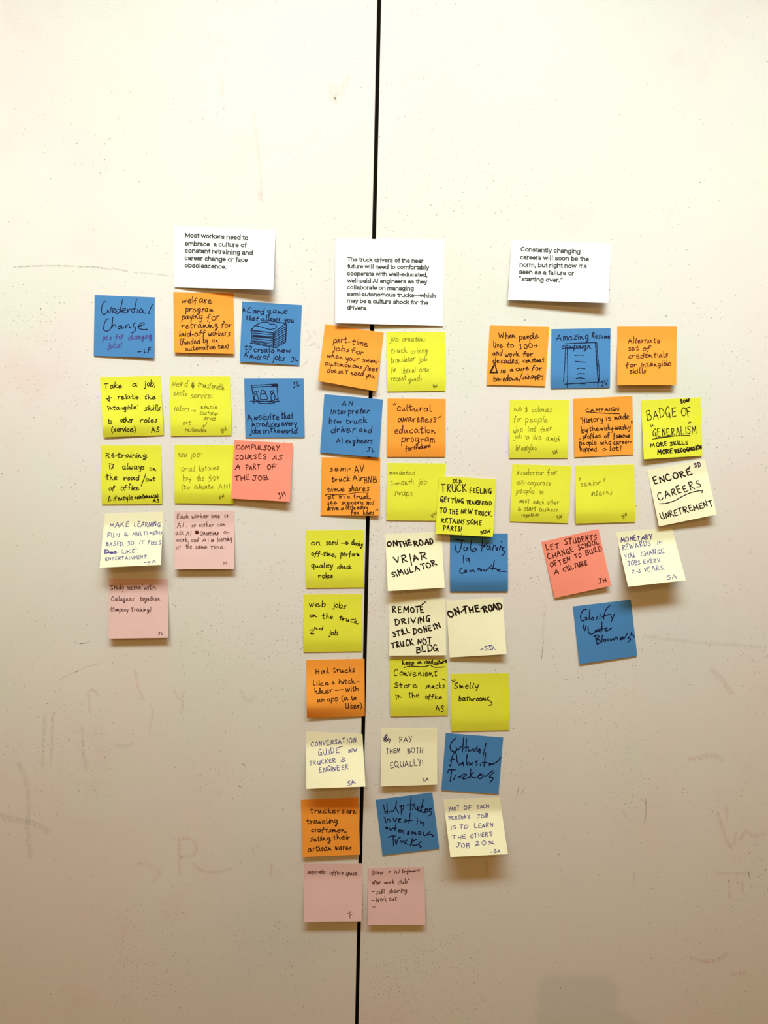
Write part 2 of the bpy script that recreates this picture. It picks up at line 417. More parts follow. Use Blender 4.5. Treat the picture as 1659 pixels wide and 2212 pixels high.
# ------------------------------------------------------------------ the notes
# each entry: label | paper | crop origin x,y,width (1659 units across) | corners TL TR BR BL | lift mm bottom left, bottom right | curl | pen
NOTES = [
("blue sticky note reading Credential Change, leftmost of the top row", 'blue', (190,620,240), (100,118,1000,155,985,1060,85,1028), (1,2.6), 'F', ('navy',2.6,.12), """
~ 262,212 222,245 203,330 207,385 240,408 280,385 298,340
~ 298,340 318,378 340,330 352,298
~ 350,368 395,345 402,318 372,322 358,360 385,388 430,362
~ 470,335 430,342 415,380 445,398 478,355
= 518,183 482,345 496,388
~ 500,362 555,342 560,315 522,325 510,365 540,388 580,378
~ 588,328 594,375 604,342 632,326 648,352 664,378 700,365
= 726,182 686,380
= 652,332 716,318
= 742,332 736,386
~ 800,322 772,345 768,378 798,375 820,338 822,375 856,396
= 962,260 900,392 926,398
~ 306,470 265,500 240,570 236,632 268,660 322,640 350,592 366,520
= 372,450 358,612
~ 358,600 376,572 404,562 418,606
~ 492,574 458,588 448,618 478,622 502,582 512,622 532,604
~ 556,570 562,612 578,576 610,560 620,606 642,600
~ 714,532 680,555 682,590 712,605 708,645 690,668 654,684
~ 742,595 826,562 838,535 792,538 756,585 770,622 826,634 886,632
@ink violet
pt.s 215 795 355 785 48 ; for 410 790 540 760 55 ; changing 605 790 955 765 52
jobs! 290 910 510 900 52
@part initials
@ink navy
- 745 980 795 975 40 ; L.F. 840 980 955 970 72
"""),
("orange sticky note about a welfare program, right of the Credential Change note", 'orange', (360,620,160), (148,112,1495,140,1508,1497,165,1465), (3,3), 'F', ('black',2.4,.05), """
welfare 345 365 1020 360 95
program 430 555 1050 555 90
paying 335 720 800 705 85 ; for 905 755 1190 730 90
retraining 335 925 1150 915 85 ; for 1225 905 1450 895 85
laid-off 285 1110 880 1085 78 ; workers 935 1100 1425 1085 85
(funded 310 1290 760 1265 75 ; by 820 1240 930 1235 75 ; an 1020 1230 1145 1240 60
automation 420 1425 1085 1385 66 ; tax) 1150 1380 1380 1375 68
"""),
("blue sticky note with a drawn deck of cards", 'blue', (505,640,160), (188,115,1525,198,1468,1550,135,1465), (2,.9), 'F', ('navy',2.5,.08), """
A 205 345 255 330 100 ; Card 310 385 680 400 85 ; game 755 375 1190 395 82
that 265 525 555 555 72 ; allows 620 555 1035 550 66 ; you 1120 560 1340 595 72
@part handwriting below
to 240 1195 400 1195 80 ; create 450 1250 910 1265 76 ; new 975 1250 1265 1265 78
Kinds 240 1360 605 1420 80 ; of 670 1400 805 1405 70 ; jobs 860 1420 1130 1445 86
@part initials
JL 1290 1470 1440 1450 92
@part drawing
= 700,550 800,555 1150,600
~ 410,760 430,700 500,640 640,582 740,582 780,590 825,625 900,625 955,665 945,710 900,728 830,742 780,735 680,708 600,680 490,658
= 370,762 430,765 890,820 1150,622
= 405,720 408,1050
= 370,1050 460,1060 880,1145 960,1150
@w 3.6
= 892,820 884,1145
= 1165,595 1178,660 1165,880 1160,1020
= 435,890 880,935
@w 2.2
= 908,822 902,1145
= 1160,1030 930,1148
= 440,775 880,822
= 440,820 885,862
= 430,868 880,905
= 430,905 880,945
= 430,950 872,990
= 430,1000 862,1028
= 430,1005 860,1070
= 450,1032 860,1112
= 920,830 1152,682
= 920,870 1150,732
= 925,912 1150,782
= 918,962 1152,842
= 910,1000 1160,880
= 918,1042 1152,930
= 920,1082 1150,976
= 928,1112 1150,1010
"""),
("yellow-green sticky note reading Take a job, below the Credential Change note", 'lime', (205,800,160), (112,155,1465,120,1540,1450,190,1502), (2,1), 'B', ('black',2.5,.05), """
Take 215 405 610 385 72 ; a 850 355 945 350 66 ; job, 1100 350 1345 350 82
= 265,628 375,612
= 316,565 322,690
= 262,632 322,692
relate 515 648 985 635 72 ; the 1120 642 1365 640 72
'intangible' 285 890 965 868 62 ; skills 1110 895 1465 895 76
to 295 1190 380 1185 76 ; other 575 1165 855 1165 72 ; roles 1015 1168 1400 1160 72
(service) 375 1375 905 1370 72
@part initials
AS 1265 1380 1445 1375 115
"""),
("yellow-green sticky note about a weird transferable skills service", 'lime', (355,800,160), (118,133,1468,133,1500,1455,145,1468), (1,1), 'B', ('pencil',1.4,.1), """
weird 170 345 520 375 98
= 590,370 640,255 618,385 662,265 632,400 676,315 648,420 600,330 660,350
transferable 750 370 1340 440 82
skills 205 545 500 575 72 ; service: 585 622 1080 625 90
tailors 220 895 555 920 78
= 605,905 700,905
= 670,878 702,905 672,932
.nimble 805 860 1195 860 72
.customer 790 992 1215 1015 68
service 880 1110 1145 1120 64
art 420 1215 600 1215 64
~ 955,1155 935,1210 870,1262
= 885,1212 865,1265 895,1272
restoration 475 1360 945 1385 62
@part initials
BW 1295 1405 1415 1330 95
"""),
("blue sticky note with a drawn browser window of three figures", 'blue', (510,800,160), (180,178,1512,178,1535,1500,210,1505), (.9,.9), 'F', ('navy',2.5,.06), """
A 260 1150 360 1135 170 ; website 410 1105 965 1100 92 ; that 1010 1085 1280 1085 92
introduces 360 1258 975 1260 84 ; every 1025 1240 1360 1235 84
jobs 310 1405 550 1410 76 ; in 615 1415 740 1415 80 ; the 765 1390 990 1395 80 ; world. 1015 1410 1380 1405 80
@part initials
JL 1275 385 1435 340 110
@part drawing
= 335,335 640,322 920,305 940,345
= 350,382 620,362 912,355
= 345,338 380,560 402,740
= 912,350 938,612
= 325,690 750,692 905,655 945,622
~ 400,638 480,682 560,690
= 700,700 820,704 970,690
~ 450,690 540,735 700,742 880,715 940,672 928,622
@w 3.6
= 800,312 826,358
= 832,312 858,355
= 862,310 888,350
= 900,312 926,345
@w 2.4
~ 440,465 400,490 408,528 450,525 470,492 440,465
~ 400,640 408,575 435,538 478,560 492,605 495,652
~ 555,530 565,462 610,445 650,468 658,508 570,530
= 552,490 545,660
~ 560,535 650,530 690,575 700,640 560,656
~ 800,450 765,488 782,518 830,500 836,462 800,450
~ 790,692 785,562 822,525 862,548 870,612 852,672
= 500,468 500,486
"""),
("yellow-green sticky note reading Re-training is always on the road", 'lime', (205,950,160), (125,125,1480,125,1505,1442,155,1450), (.9,.9), 'B', ('black',2.5,.03), """
Re-training 245 395 1165 398 80
= 325,570 336,660
~ 315,535 420,555 388,600 412,622 366,648
always 620 655 1105 665 80 ; on 1230 685 1365 695 60
the 245 890 495 890 80 ; road 650 905 990 908 76
= 1145,755 1036,1030
out 1145 930 1355 925 66
of 320 1140 455 1130 70 ; office 585 1122 985 1128 76
(Lifestyle 305 1360 850 1345 66 ; maintenence) 895 1322 1415 1290 58
@part initials
AS 1300 1400 1435 1400 82
"""),
("yellow-green sticky note reading new job: oral histories, partly under the coral note", 'lime', (365,950,160), (125,105,1455,125,1455,1442,125,1420), (1.3,1.6), 'B', ('pencil',1.4,.08), """
new 220 385 400 385 82 ; job: 480 388 735 365 84
oral 280 700 580 705 84 ; histories 680 700 1120 668 76
by 320 915 500 905 84 ; the 635 915 790 915 82 ; 50+ 890 930 1140 900 120
(to 290 1105 465 1095 64 ; educate 570 1095 1000 1095 70 ; AIs) 1105 1090 1360 1080 72
@part initials
BW 1145 1330 1255 1270 82
"""),
("coral sticky note reading Compulsory courses as a part of the job", 'coral', (490,940,160), (165,105,1482,185,1410,1490,95,1420), (4,6.5), 'F', ('maroon',2.5,.05), """
COMPULSORY 215 310 1170 335 105
COURSES 205 545 880 535 112 ; AS 1020 550 1245 560 112
A 180 775 295 765 120 ; PART 425 775 750 765 125 ; OF 905 765 1100 782 120
THE 185 1015 510 985 105 ; JOB. 570 1010 940 1000 120
@part initials
JH 1175 1430 1320 1350 112
"""),
("pale yellow sticky note reading Make learning fun, curling off the wall", 'cream', (205,1090,160), (228,205,1530,160,1478,1350,105,1412), (19,19), 'F', ('violet',1.9,.08), """
MAKE 335 515 770 495 122 ; LEARNING 880 500 1465 490 122
FUN 285 745 555 725 112 ; & 655 705 745 700 85 ; MULTI-MEDIA 845 695 1535 665 86
BASED, 250 925 640 918 92 ; SO 720 915 870 905 86 ; IT 1000 880 1115 875 76 ; FEELS 1195 890 1480 895 86
@w 2.6
Doo 215 1095 480 1095 52
= 225,1088 525,1065
= 230,1060 470,1070
@w 1.7
LIKE 610 1100 890 1085 86
= 860,1010 965,985
@w 1.9
ENTERTAINMENT. 240 1260 1175 1200 78
@part initials
- 1100 1315 1165 1305 50 ; SA 1175 1335 1365 1300 72
"""),
("pink sticky note reading Each worker have a AI", 'pink', (365,1090,160), (128,132,1465,132,1460,1440,125,1450), (7,7), 'F', ('brown',1.6,.1), """
Each 180 310 435 310 72 ; worker 515 300 885 295 72 ; have 955 300 1140 295 70 ; a 1245 290 1335 290 62
AI 185 515 325 510 112 ; , 385 490 405 490 60 ; so 510 500 595 500 56 ; worker 675 495 995 495 66 ; can 1085 490 1260 475 62
ask 155 680 325 670 68 ; AI 380 685 500 685 92
@w 4.5
~ 598,602 640,602 655,630 622,652 598,640 632,622
@w 1.6
Questions 700 685 1115 675 64 ; on 1230 660 1350 665 62
work, 175 830 440 835 66 ; and 505 835 660 835 60 ; AI 745 835 880 835 86 ; is 945 830 1005 830 56 ; learning 1090 830 1410 810 66
at 165 995 265 995 62 ; the 380 990 510 985 66 ; same 590 990 855 980 62 ; time. 935 990 1235 985 62
@part initials
JL 1205 1335 1310 1330 62
"""),
("pink sticky note reading Study section, lowest in the left column", 'pink', (220,1235,160), (160,170,1490,165,1485,1480,145,1500), (7,7), 'F', ('brown',1.8,.1), """
"Study 180 400 490 390 74 ; section" 565 395 915 385 66 ; with 950 395 1205 395 70
Collegeas 215 650 720 650 66 ; together. 855 650 1305 650 68
(Company 205 880 590 890 60 ; Training) 655 895 1100 890 66
@part initials
JL 1260 1420 1370 1415 76
"""),
("tilted orange sticky note about part-time jobs, under the middle printed card", 'orange', (680,690,160), (232,105,1548,298,1378,1610,70,1375), (8,5), 'F', ('maroon',2.4,.02), """
part 410 515 715 528 84 ; - 735 530 800 525 70 ; time 830 555 1190 610 84
jobs 405 690 770 720 78 ; for 810 735 1080 790 78
when 280 855 630 885 68 ; your 695 920 1000 932 70 ; semi- 1065 950 1460 982 72
autonomous 230 1020 1055 1098 66 ; fleet 1115 1130 1405 1172 72
doesn't 280 1182 735 1225 74 ; need 810 1245 1095 1255 70 ; you 1140 1290 1335 1322 78
"""),
("yellow-green sticky note reading job creation: truck driving translator", 'lime', (820,700,160), (148,180,1478,182,1468,1500,165,1515), (.8,.8), 'B', ('pencil',1.4,.14), """
job 225 385 420 380 74 ; creation: 510 388 1020 385 78
truck 255 655 620 635 80 ; driving 705 665 1080 640 76
translator 255 870 805 830 84 ; job 870 850 1065 830 74
for 265 1075 370 1070 72 ; liberal 500 1100 805 1085 84 ; arts 895 1065 1100 1065 76
recent 260 1285 600 1255 80 ; grads 650 1290 945 1270 74
@part initials
BW 1220 1445 1305 1400 82
"""),
("blue sticky note about an interpreter between truck driver and engineers", 'blue', (680,840,160), (215,118,1525,238,1435,1535,118,1428), (1.2,3), 'F', ('navy',2.5,.05), """
AN 610 370 855 365 115
Interpreter 360 555 1225 545 78
btw 320 775 590 775 78 ; truck 685 780 1170 755 78
driver 370 975 915 975 96 ; and 1000 975 1280 985 94
AI. 475 1220 655 1210 132 ; engineers 700 1220 1290 1215 88
@part initials
JL 1160 1410 1330 1415 92
"""),
("orange sticky note reading cultural awareness education program", 'orange', (820,850,160), (178,110,1482,122,1470,1420,165,1420), (.9,.9), 'B', ('maroon',2.4,.0), """
= 305,235 330,262
= 335,218 362,252
cultural 395 385 1160 405 98
awareness 415 635 1265 640 104
= 1315,548 1348,512 1358,532 1382,498
education 345 900 1250 880 98
program 490 1090 1235 1090 108
for 580 1290 740 1262 64 ; truckers! 770 1255 1140 1200 52
"""),
("orange sticky note about a semi-AV truck time share, touching the interpreter note", 'orange', (680,975,160), (153,130,1470,140,1445,1440,130,1435), (.9,4), 'F', ('black',2.4,.02), """
semi- 345 440 800 432 84 ; AV 890 480 1105 470 168
truck 380 690 800 660 88 ; Air 850 670 1090 665 92 ; BNB 1105 700 1380 700 142
time 270 910 660 900 84 ; shares: 760 890 1235 880 80
@w 1.8
~ 275,965 500,972 700,962 950,922 1215,915
@w 2.3
= 230,975 252,998
= 248,955 270,978
sit 295 1065 450 1045 64 ; in 550 1055 680 1045 66 ; a 730 1050 790 1050 56 ; truck, 865 1055 1250 1060 72
see 285 1192 495 1175 60 ; scenery, 600 1182 1105 1185 64 ; and 1145 1188 1325 1190 66
drive 280 1325 535 1310 68 ; a 590 1310 650 1305 50 ; little 700 1302 910 1300 64 ; every 955 1305 1190 1290 62
few 810 1415 990 1410 60 ; hours 1090 1412 1325 1410 62
= 1364,1332 1376,1292
= 1400,1332 1406,1292
"""),
("yellow-green sticky note reading mandated 1-month job swaps", 'lime', (820,985,160), (162,155,1465,165,1450,1455,148,1442), (.7,.7), 'B', ('pencil',1.4,.1), """
mandated 225 410 795 430 68
1-month 260 658 760 625 76 ; job 860 640 1055 630 74
swaps 320 870 735 900 92
@part initials
BW 1180 1380 1300 1290 82
"""),
("yellow-green sticky note reading Old truck feeling, overlapping the mandated job swaps note", 'lime', (930,1015,160), (195,140,1475,210,1395,1500,108,1430), (5,5.5), 'F', ('black',2.8,.02), """
OLD 505 290 685 305 92
TRUCK 240 495 800 495 172 ; FEELING 880 510 1360 530 125
GETTING 220 715 735 740 115 ; TRANSFERED 810 760 1360 795 94
TO 210 960 355 958 120 ; THE 415 985 610 995 112 ; NEW 685 970 940 980 102 ; TRUCK, 985 1000 1375 1030 108
RETAINS 240 1170 760 1215 112 ; SOME 805 1215 1135 1240 112
PARTS! 280 1345 695 1375 112
= 688,1432 692,1438
@part initials
SOW 1125 1445 1350 1395 86
"""),
("yellow-green sticky note reading on semi during off-time, beside the black gap", 'lime', (645,1130,160), (160,165,1458,155,1470,1440,168,1455), (.9,.9), 'B', ('black',2.5,.05), """
on 290 490 480 490 82 ; semi 610 485 870 490 82
= 960,450 1072,450
= 1062,412 1122,450 1068,486 1062,412
during 1185 475 1430 530 72
off-time, 290 725 835 745 72 ; perform 940 740 1360 740 72
quality 290 990 765 1000 66 ; check 870 1025 1185 1025 66
roles 445 1235 765 1225 76
"""),
("pale yellow sticky note reading On the road VR/AR simulator", 'cream', (820,1130,160), (125,255,1385,200,1462,1445,185,1522), (12,9), 'F', ('black',4.0,-.08), """
ON 180 520 400 500 130 ; THE 420 530 715 490 130 ; ROAD 765 510 1195 460 130
@w 3.4
VR 330 910 620 860 152
= 675,690 720,950
AR 765 840 1050 790 152
SIMULATOR 285 1215 1285 945 130
"""),
("blue sticky note reading Job training in commute", 'blue', (955,1140,160), (178,130,1472,130,1475,1422,180,1425), (1.6,1.6), 'B', ('navy',3.0,0), """
= 275,265 380,272 500,288
~ 432,325 425,430 385,530 345,555 310,500 288,390
~ 500,430 482,485 528,512 572,470 580,450 545,450
~ 668,240 640,400 640,480 690,542 750,510 772,470 722,465 675,522
= 908,240 885,522
= 820,385 962,400
~ 962,342 930,430 972,402 1012,338
~ 1030,400 1000,440 1005,480 1050,482 1066,402 1090,492
= 1146,418 1132,505
~ 1150,402 1192,398 1228,505 1242,442
= 1325,310 1328,320
= 1302,388 1284,492
~ 1290,470 1312,420 1340,432 1345,470
~ 1388,440 1335,470 1370,510 1412,535 1385,580 1330,632
= 475,622 485,788
~ 602,690 540,682 540,722 590,720 604,690 606,772
~ 446,898 405,930 398,990 440,1022 500,1000
~ 520,950 500,985 540,995 552,960 520,950
~ 618,988 636,950 660,982 692,945 738,992
~ 800,902 812,950 842,905 862,960 888,930 880,975
~ 925,930 950,972 1000,940 1070,880 1110,830
= 1172,738 1130,942
= 1080,912 1218,912
~ 1235,955 1312,932 1235,942 1270,972 1440,978
"""),
("yellow-green sticky note reading web jobs on the truck", 'lime', (645,1270,160), (115,145,1420,135,1418,1420,112,1438), (.9,.9), 'B', ('black',2.6,.04), """
web 245 425 600 425 84 ; jobs 765 430 1055 470 82
on 260 650 405 655 62 ; the 525 680 765 690 74 ; truck, 905 710 1330 800 74
2 250 1025 345 1025 110 ; nd 360 935 545 940 56 ; job. 675 1042 885 1050 76
"""),
("pale yellow sticky note reading Remote driving still done in truck", 'cream', (825,1280,160), (160,140,1420,140,1442,1405,165,1415), (4,4), 'F', ('black',3.4,-.03), """
REMOTE 235 458 930 440 142
= 750,322 862,300 975,208
DRIVING 290 720 1080 655 140
STILL 260 990 625 905 132 ; DONE 710 930 1115 860 132 ; IN 1180 832 1315 790 122
TRUCK 220 1245 715 1170 142 ; NOT 810 1160 1110 1142 132
BLDG 780 1350 1255 1300 152
"""),
("pale yellow sticky note reading On-the-road, mostly blank below", 'cream', (955,1280,160), (92,195,1360,112,1445,1380,170,1455), (3.5,8), 'F', ('black',4.4,-.05), """
ON 165 572 400 490 160
= 430,435 500,370
THE 490 475 840 420 152
= 865,365 920,335
ROAD 940 450 1345 350 152
@part initials
@ink violet
@w 2.6
- 865 1290 925 1265 50 ; S.D. 950 1290 1190 1270 102
"""),
("orange sticky note about hailing trucks like a hitchhiker", 'orange', (645,1410,160), (170,160,1475,135,1485,1425,185,1462), (3.4,1.4), 'B', ('black',2.4,.0), """
Hail 385 475 685 460 80 ; trucks 770 440 1255 435 78
like 335 740 685 725 74 ; a 755 705 810 700 56 ; hitch- 905 700 1355 685 74
hiker 370 920 765 890 78
= 820,845 1000,825
with 1060 865 1340 850 74
an 425 1110 580 1090 60 ; app 645 1085 880 1075 66 ; (a 975 1080 1110 1065 66 ; la 1195 1060 1300 1055 66
Uber) 1060 1250 1410 1240 80
"""),
("yellow-green sticky note reading Convenient store snacks in the office", 'lime', (825,1410,160), (170,135,1468,140,1478,1405,190,1430), (.9,.9), 'B', ('black',2.5,.03), """
@w 2.8
keep 465 262 715 255 58 ; on 805 245 890 240 50 ; road 955 240 1140 230 52 ; culture 1160 270 1460 215 56
~ 500,330 640,302 920,315 1030,292 1090,275 1150,320 1280,326 1400,318
@w 2.4
Convenient 275 510 1245 525 98
= 1340,580 1425,620
Store 280 790 795 775 84 ; snacks 975 795 1400 792 74
in 330 1040 440 1005 86 ; the 595 1005 830 1005 86 ; office 980 1032 1345 1035 74
@part initials
AS 1210 1312 1385 1310 132
"""),
("yellow-green sticky note reading Smelly bathrooms", 'lime', (960,1440,160), (140,160,1440,148,1455,1425,160,1450), (.9,.9), 'B', ('black',2.7,.08), """
@w 2.2
= 150,300 212,336
= 222,280 242,312 184,362
@w 2.7
Smelly 205 495 765 480 80
bathroom 325 765 930 762 72
~ 1000,680 950,728 1035,780 1066,830 1040,860 1000,866
"""),
("pale yellow sticky note reading Conversation guide, over the black gap", 'cream', (645,1565,160), (160,165,1430,215,1498,1390,170,1440), (18,21), 'F', ('violet',2.0,.05), """
CONVERSATION 285 500 1295 390 112
GUIDE 455 700 920 630 132
= 862,522 985,490
B/W 1120 625 1305 600 78
TRUCKER 255 915 830 840 102 ; & 945 835 1055 830 90
ENGINEER 465 1075 1115 1000 112
@part initials
SA 1095 1372 1275 1330 102
"""),
("pale yellow sticky note reading Pay them both equally", 'cream', (805,1560,160), (185,140,1445,140,1448,1400,185,1440), (6,6), 'F', ('darkviolet',2.0,.03), """
= 235,378 322,255 240,425 332,300 262,442 372,340 300,442 402,370 370,472
PAY 595 460 875 455 126
THEM 310 690 610 690 122 ; BOTH 780 690 1130 682 122
EQUALLY! 405 1020 1130 962 150
@part initials
SA 1125 1335 1250 1310 92
"""),
("blue sticky note reading Cultural Ambassador Truckers", 'blue', (940,1570,160), (238,138,1525,238,1418,1505,140,1420), (1,1), 'F', ('navy',3.2,0), """
~ 466,255 380,330 335,440 352,520 430,556 505,505
~ 470,460 500,526 582,442
= 640,230 610,568
= 700,260 690,552
= 640,472 746,454
~ 738,490 760,550 842,498
~ 852,490 875,548 952,432
~ 988,488 935,540 960,560 1010,502 1000,592
= 1142,362 1084,602
~ 315,855 345,868 380,680 440,562 480,650 488,760
= 320,742 430,725
~ 488,760 540,862 565,820 600,845
~ 600,845 622,790 640,882
~ 716,622 700,780 715,856
~ 745,800 710,842 790,850 850,800
~ 760,800 830,862
~ 946,752 910,790 940,820 920,862
= 1010,840 1016,872
= 1132,588 1095,882
= 1050,800 1162,800
= 1072,662 1080,632
~ 1210,820 1215,866 1242,842 1210,820
~ 1250,820 1290,838 1400,768 1472,682
~ 284,1032 300,970 360,962 452,966
= 372,978 335,1225
= 412,1185 458,1088
~ 510,1110 560,1132 600,1082 680,1058 702,1080 620,1142 650,1170 760,1130
= 796,942 790,1132
~ 862,1020 800,1080 850,1140 920,1140
~ 960,1112 1050,1072 1000,1058 958,1130 1010,1162 1100,1100
~ 1100,1092 1132,1112 1210,1040 1292,976
~ 1322,1012 1212,1122 1302,1150 1225,1252
"""),
("orange sticky note reading truckers are traveling craftsmen", 'orange', (640,1710,160), (102,185,1395,135,1428,1412,138,1465), (4.5,4), 'F', ('black',2.4,.0), """
truckers 315 490 1080 480 84 ; are 1130 485 1335 495 84
traveling 235 730 935 700 78
craftsmen, 340 905 1120 905 74
selling 320 1110 775 1095 74 ; their 825 1075 1210 1070 74
artisan 265 1350 795 1305 78 ; wares 875 1305 1235 1300 84
"""),
("tilted blue sticky note reading Help truckers invest in autonomous trucks", 'blue', (800,1700,160), (118,290,1388,122,1542,1378,275,1530), (.9,.9), 'F', ('navy',3.0,0), """
= 292,395 340,602
= 370,352 380,602
= 310,560 395,545
~ 420,572 470,545 520,530 570,430 585,320
= 582,305 575,480 630,582
= 690,420 700,622
~ 658,432 742,412 738,495 680,562
= 912,214 895,525
= 820,405 962,390
~ 945,500 962,440 1000,368
~ 998,430 1010,490 1050,500 1062,430
~ 1110,440 1062,520 1112,542
= 1186,288 1120,542
~ 1192,428 1140,482 1160,562 1242,572
~ 1225,530 1282,500 1242,480 1222,560 1300,540
~ 1308,512 1342,468
~ 1386,462 1322,540 1372,562 1352,620 1300,652
= 310,680 330,705
= 330,710 346,798
~ 372,790 382,730 420,722 452,782
~ 510,700 545,762 602,698
~ 632,762 682,708 640,722 630,780 685,785
~ 802,728 765,742 802,770 760,792
= 892,588 865,812
= 820,760 936,744
= 1056,748 1044,848
= 1058,690 1062,700
= 1120,760 1132,830
~ 1130,812 1185,790 1178,885
@w 4.2
~ 346,905 370,900 385,940 350,922
@w 3
~ 430,920 450,972 502,918
= 576,798 554,972
= 500,932 580,920
~ 642,960 625,995 655,1006 672,970 642,960
~ 690,1020 702,960 740,1002 756,1052
@w 4.2
~ 845,990 834,1050 866,1045 860,995
@w 3
~ 930,985 936,1052 966,1010 992,1052 1002,1010 1022,1062
~ 1082,1000 1080,1050 1130,1050 1120,1005 1082,1000
~ 1185,1010 1205,1082 1282,1070
~ 1342,990 1270,1062 1360,1060 1412,1085 1385,1112
~ 400,1126 470,1100 562,1095
= 510,1110 525,1328
~ 560,1180 580,1288 620,1160 672,1130
~ 680,1200 700,1242 762,1198
~ 832,1180 770,1250 842,1282
= 942,1150 895,1322
~ 1036,1164 920,1250 980,1310 1082,1280
~ 1138,1218 1080,1290 1142,1330 1110,1356
"""),
("pale yellow sticky note reading Part of each person's job, curling off the wall", 'cream', (945,1705,160), (130,240,1395,185,1580,1452,290,1515), (23,23), 'F', ('violet',2.0,.05), """
PART 260 490 490 470 105 ; OF 595 445 755 455 108 ; EACH 890 425 1150 410 80
PERSON'S 255 690 735 650 86 ; JOB 885 640 1130 630 92
IS 310 910 420 890 86 ; TO 500 885 680 880 100 ; LEARN 830 860 1245 850 102
THE 335 1110 640 1105 92 ; OTHER'S 745 1095 1230 1035 96
JOB 420 1300 715 1310 112 ; 20%. 850 1255 1310 1225 92
@part initials
- 1180 1425 1250 1415 50 ; SA 1270 1420 1400 1410 76
"""),
("pink sticky note reading separate office space, beside the pink work club note", 'pink', (645,1850,160), (130,160,1432,160,1412,1465,118,1475), (8,8), 'F', ('brown',1.8,.1), """
seperate 200 385 600 380 58 ; office 700 410 1000 405 62 ; space 1060 420 1310 415 60
@part initials
= 1148,1235 1162,1252
~ 1162,1240 1132,1285 1095,1275
= 1206,1290 1125,1326 1166,1382
"""),
("pink sticky note listing an after work club, lowest note right of the black gap", 'pink', (780,1855,160), (150,205,1420,185,1440,1480,155,1490), (6,6), 'F', ('brown',1.8,.08), """
Driver 260 360 510 345 62 ; + 605 335 675 330 74 ; AI 745 330 860 325 84 ; Engineers 925 315 1315 290 54
= 200,482 206,496
after 250 570 445 565 60 ; work 520 575 750 552 60 ; club" 830 565 1080 555 66
= 245,742 300,737
skill 345 795 535 775 64 ; sharing 620 778 1030 742 70
= 235,930 300,930
Work 350 975 580 945 70 ; out 630 940 805 930 60
= 260,1085 315,1078
"""),
("orange sticky note reading When people live to 100+, left of the resume drawing", 'orange', (1040,690,160), (185,135,1518,155,1430,1495,118,1465), (1.2,1.2), 'F', ('black',2.6,.02), """
When 390 432 765 415 84 ; people 850 440 1280 425 80
live 280 640 480 625 80 ; to 570 620 720 620 72 ; 100+ 850 665 1265 628 118
and 255 805 470 805 72 ; work 535 835 845 820 72 ; for 935 830 1160 820 70
decades, 260 975 840 980 80 ; constant 930 965 1415 960 72
is 435 1195 545 1200 66 ; a 640 1165 715 1170 60 ; cure 780 1155 1060 1135 72 ; for 1125 1140 1360 1150 74
bored 275 1385 600 1390 80 ; one 630 1375 830 1360 60
= 915,1195 840,1395
unhappy 915 1350 1385 1300 72
@w 3.6
= 290,1000 188,1192 355,1192 300,1000
= 280,1040 208,1182
"""),
("blue sticky note with a drawn resume page", 'blue', (1180,690,160), (115,218,1440,195,1428,1528,105,1548), (.9,.9), 'B', ('navy',2.5,.06), """
Amazing 225 472 955 440 94 ; Resume 1020 422 1432 432 78
campaign. 355 660 1015 655 76
@part initials
JV 1240 1500 1395 1460 112
@part drawing
= 420,545 760,528 1130,515
@w 3.4
= 1102,525 1165,1410
@w 2.4
~ 1132,530 1150,800 1186,1150 1180,1400
= 432,640 410,1100 385,1392
= 470,640 480,1100 475,1528
= 415,1450 660,1430 1180,1405
= 650,1425 870,1442
= 1160,1400 1155,1518
~ 645,812 700,795 840,802
= 645,935 870,962
~ 695,1110 760,1090 870,1106
~ 690,1226 750,1210 870,1220
~ 665,1330 760,1310 865,1330
"""),
("orange sticky note reading Alternate set of credentials, rightmost of the top row", 'orange', (1320,690,160), (140,148,1475,148,1462,1470,140,1470), (7,7), 'F', ('maroon',2.4,.02), """
Alternate 385 522 1105 522 80
set 395 695 630 690 76 ; of 715 700 900 690 76
credentials 395 875 1275 845 84
for 330 1075 575 1065 72 ; intangible 690 1065 1345 1030 74
skills 415 1200 790 1190 70
"""),
("yellow-green sticky note reading no dollar colonies for people", 'lime', (1090,850,160), (115,145,1440,145,1415,1445,100,1450), (.9,.9), 'B', ('pencil',1.5,.1), """
no 220 390 375 385 84 ; $ 455 415 520 410 165 ; colonies 620 410 1060 410 78
for 210 632 380 610 76 ; people 465 642 965 640 82
who 210 885 405 850 76 ; lost 525 848 710 850 76 ; their 800 870 1070 820 76
job 195 1010 390 1000 74 ; to 475 1025 550 1010 66 ; live 650 1030 830 1025 80 ; amish 935 1050 1235 1085 78
lifestyles 260 1270 715 1260 74
@part initials
BW 1100 1370 1195 1335 88
"""),
("orange sticky note headed CAMPAIGN underlined, about history and the wishy-washy", 'orange', (1230,845,160), (80,172,1410,105,1435,1415,112,1480), (.9,.9), 'F', ('black',2.4,.02), """
CAMPAIGN: 370 465 1135 440 86
~ 430,465 700,490 1120,505
"History 260 715 750 672 78 ; is 835 665 935 645 72 ; made 1015 642 1335 620 78
by 280 940 410 925 78 ; the 445 890 665 885 76 ; wishy-washy 705 880 1365 845 74
= 1390,668 1390,722
= 1416,665 1416,722
= 230,1065 242,1070
profiles 305 1062 695 1040 70 ; of 785 1042 910 1030 66 ; famous 985 1050 1355 1030 70
people 225 1212 605 1190 68 ; who 695 1192 930 1190 64 ; career- 990 1192 1390 1165 68
hopped 240 1345 610 1345 74 ; a 760 1340 830 1300 60 ; lot! 915 1332 1160 1325 76
"""),
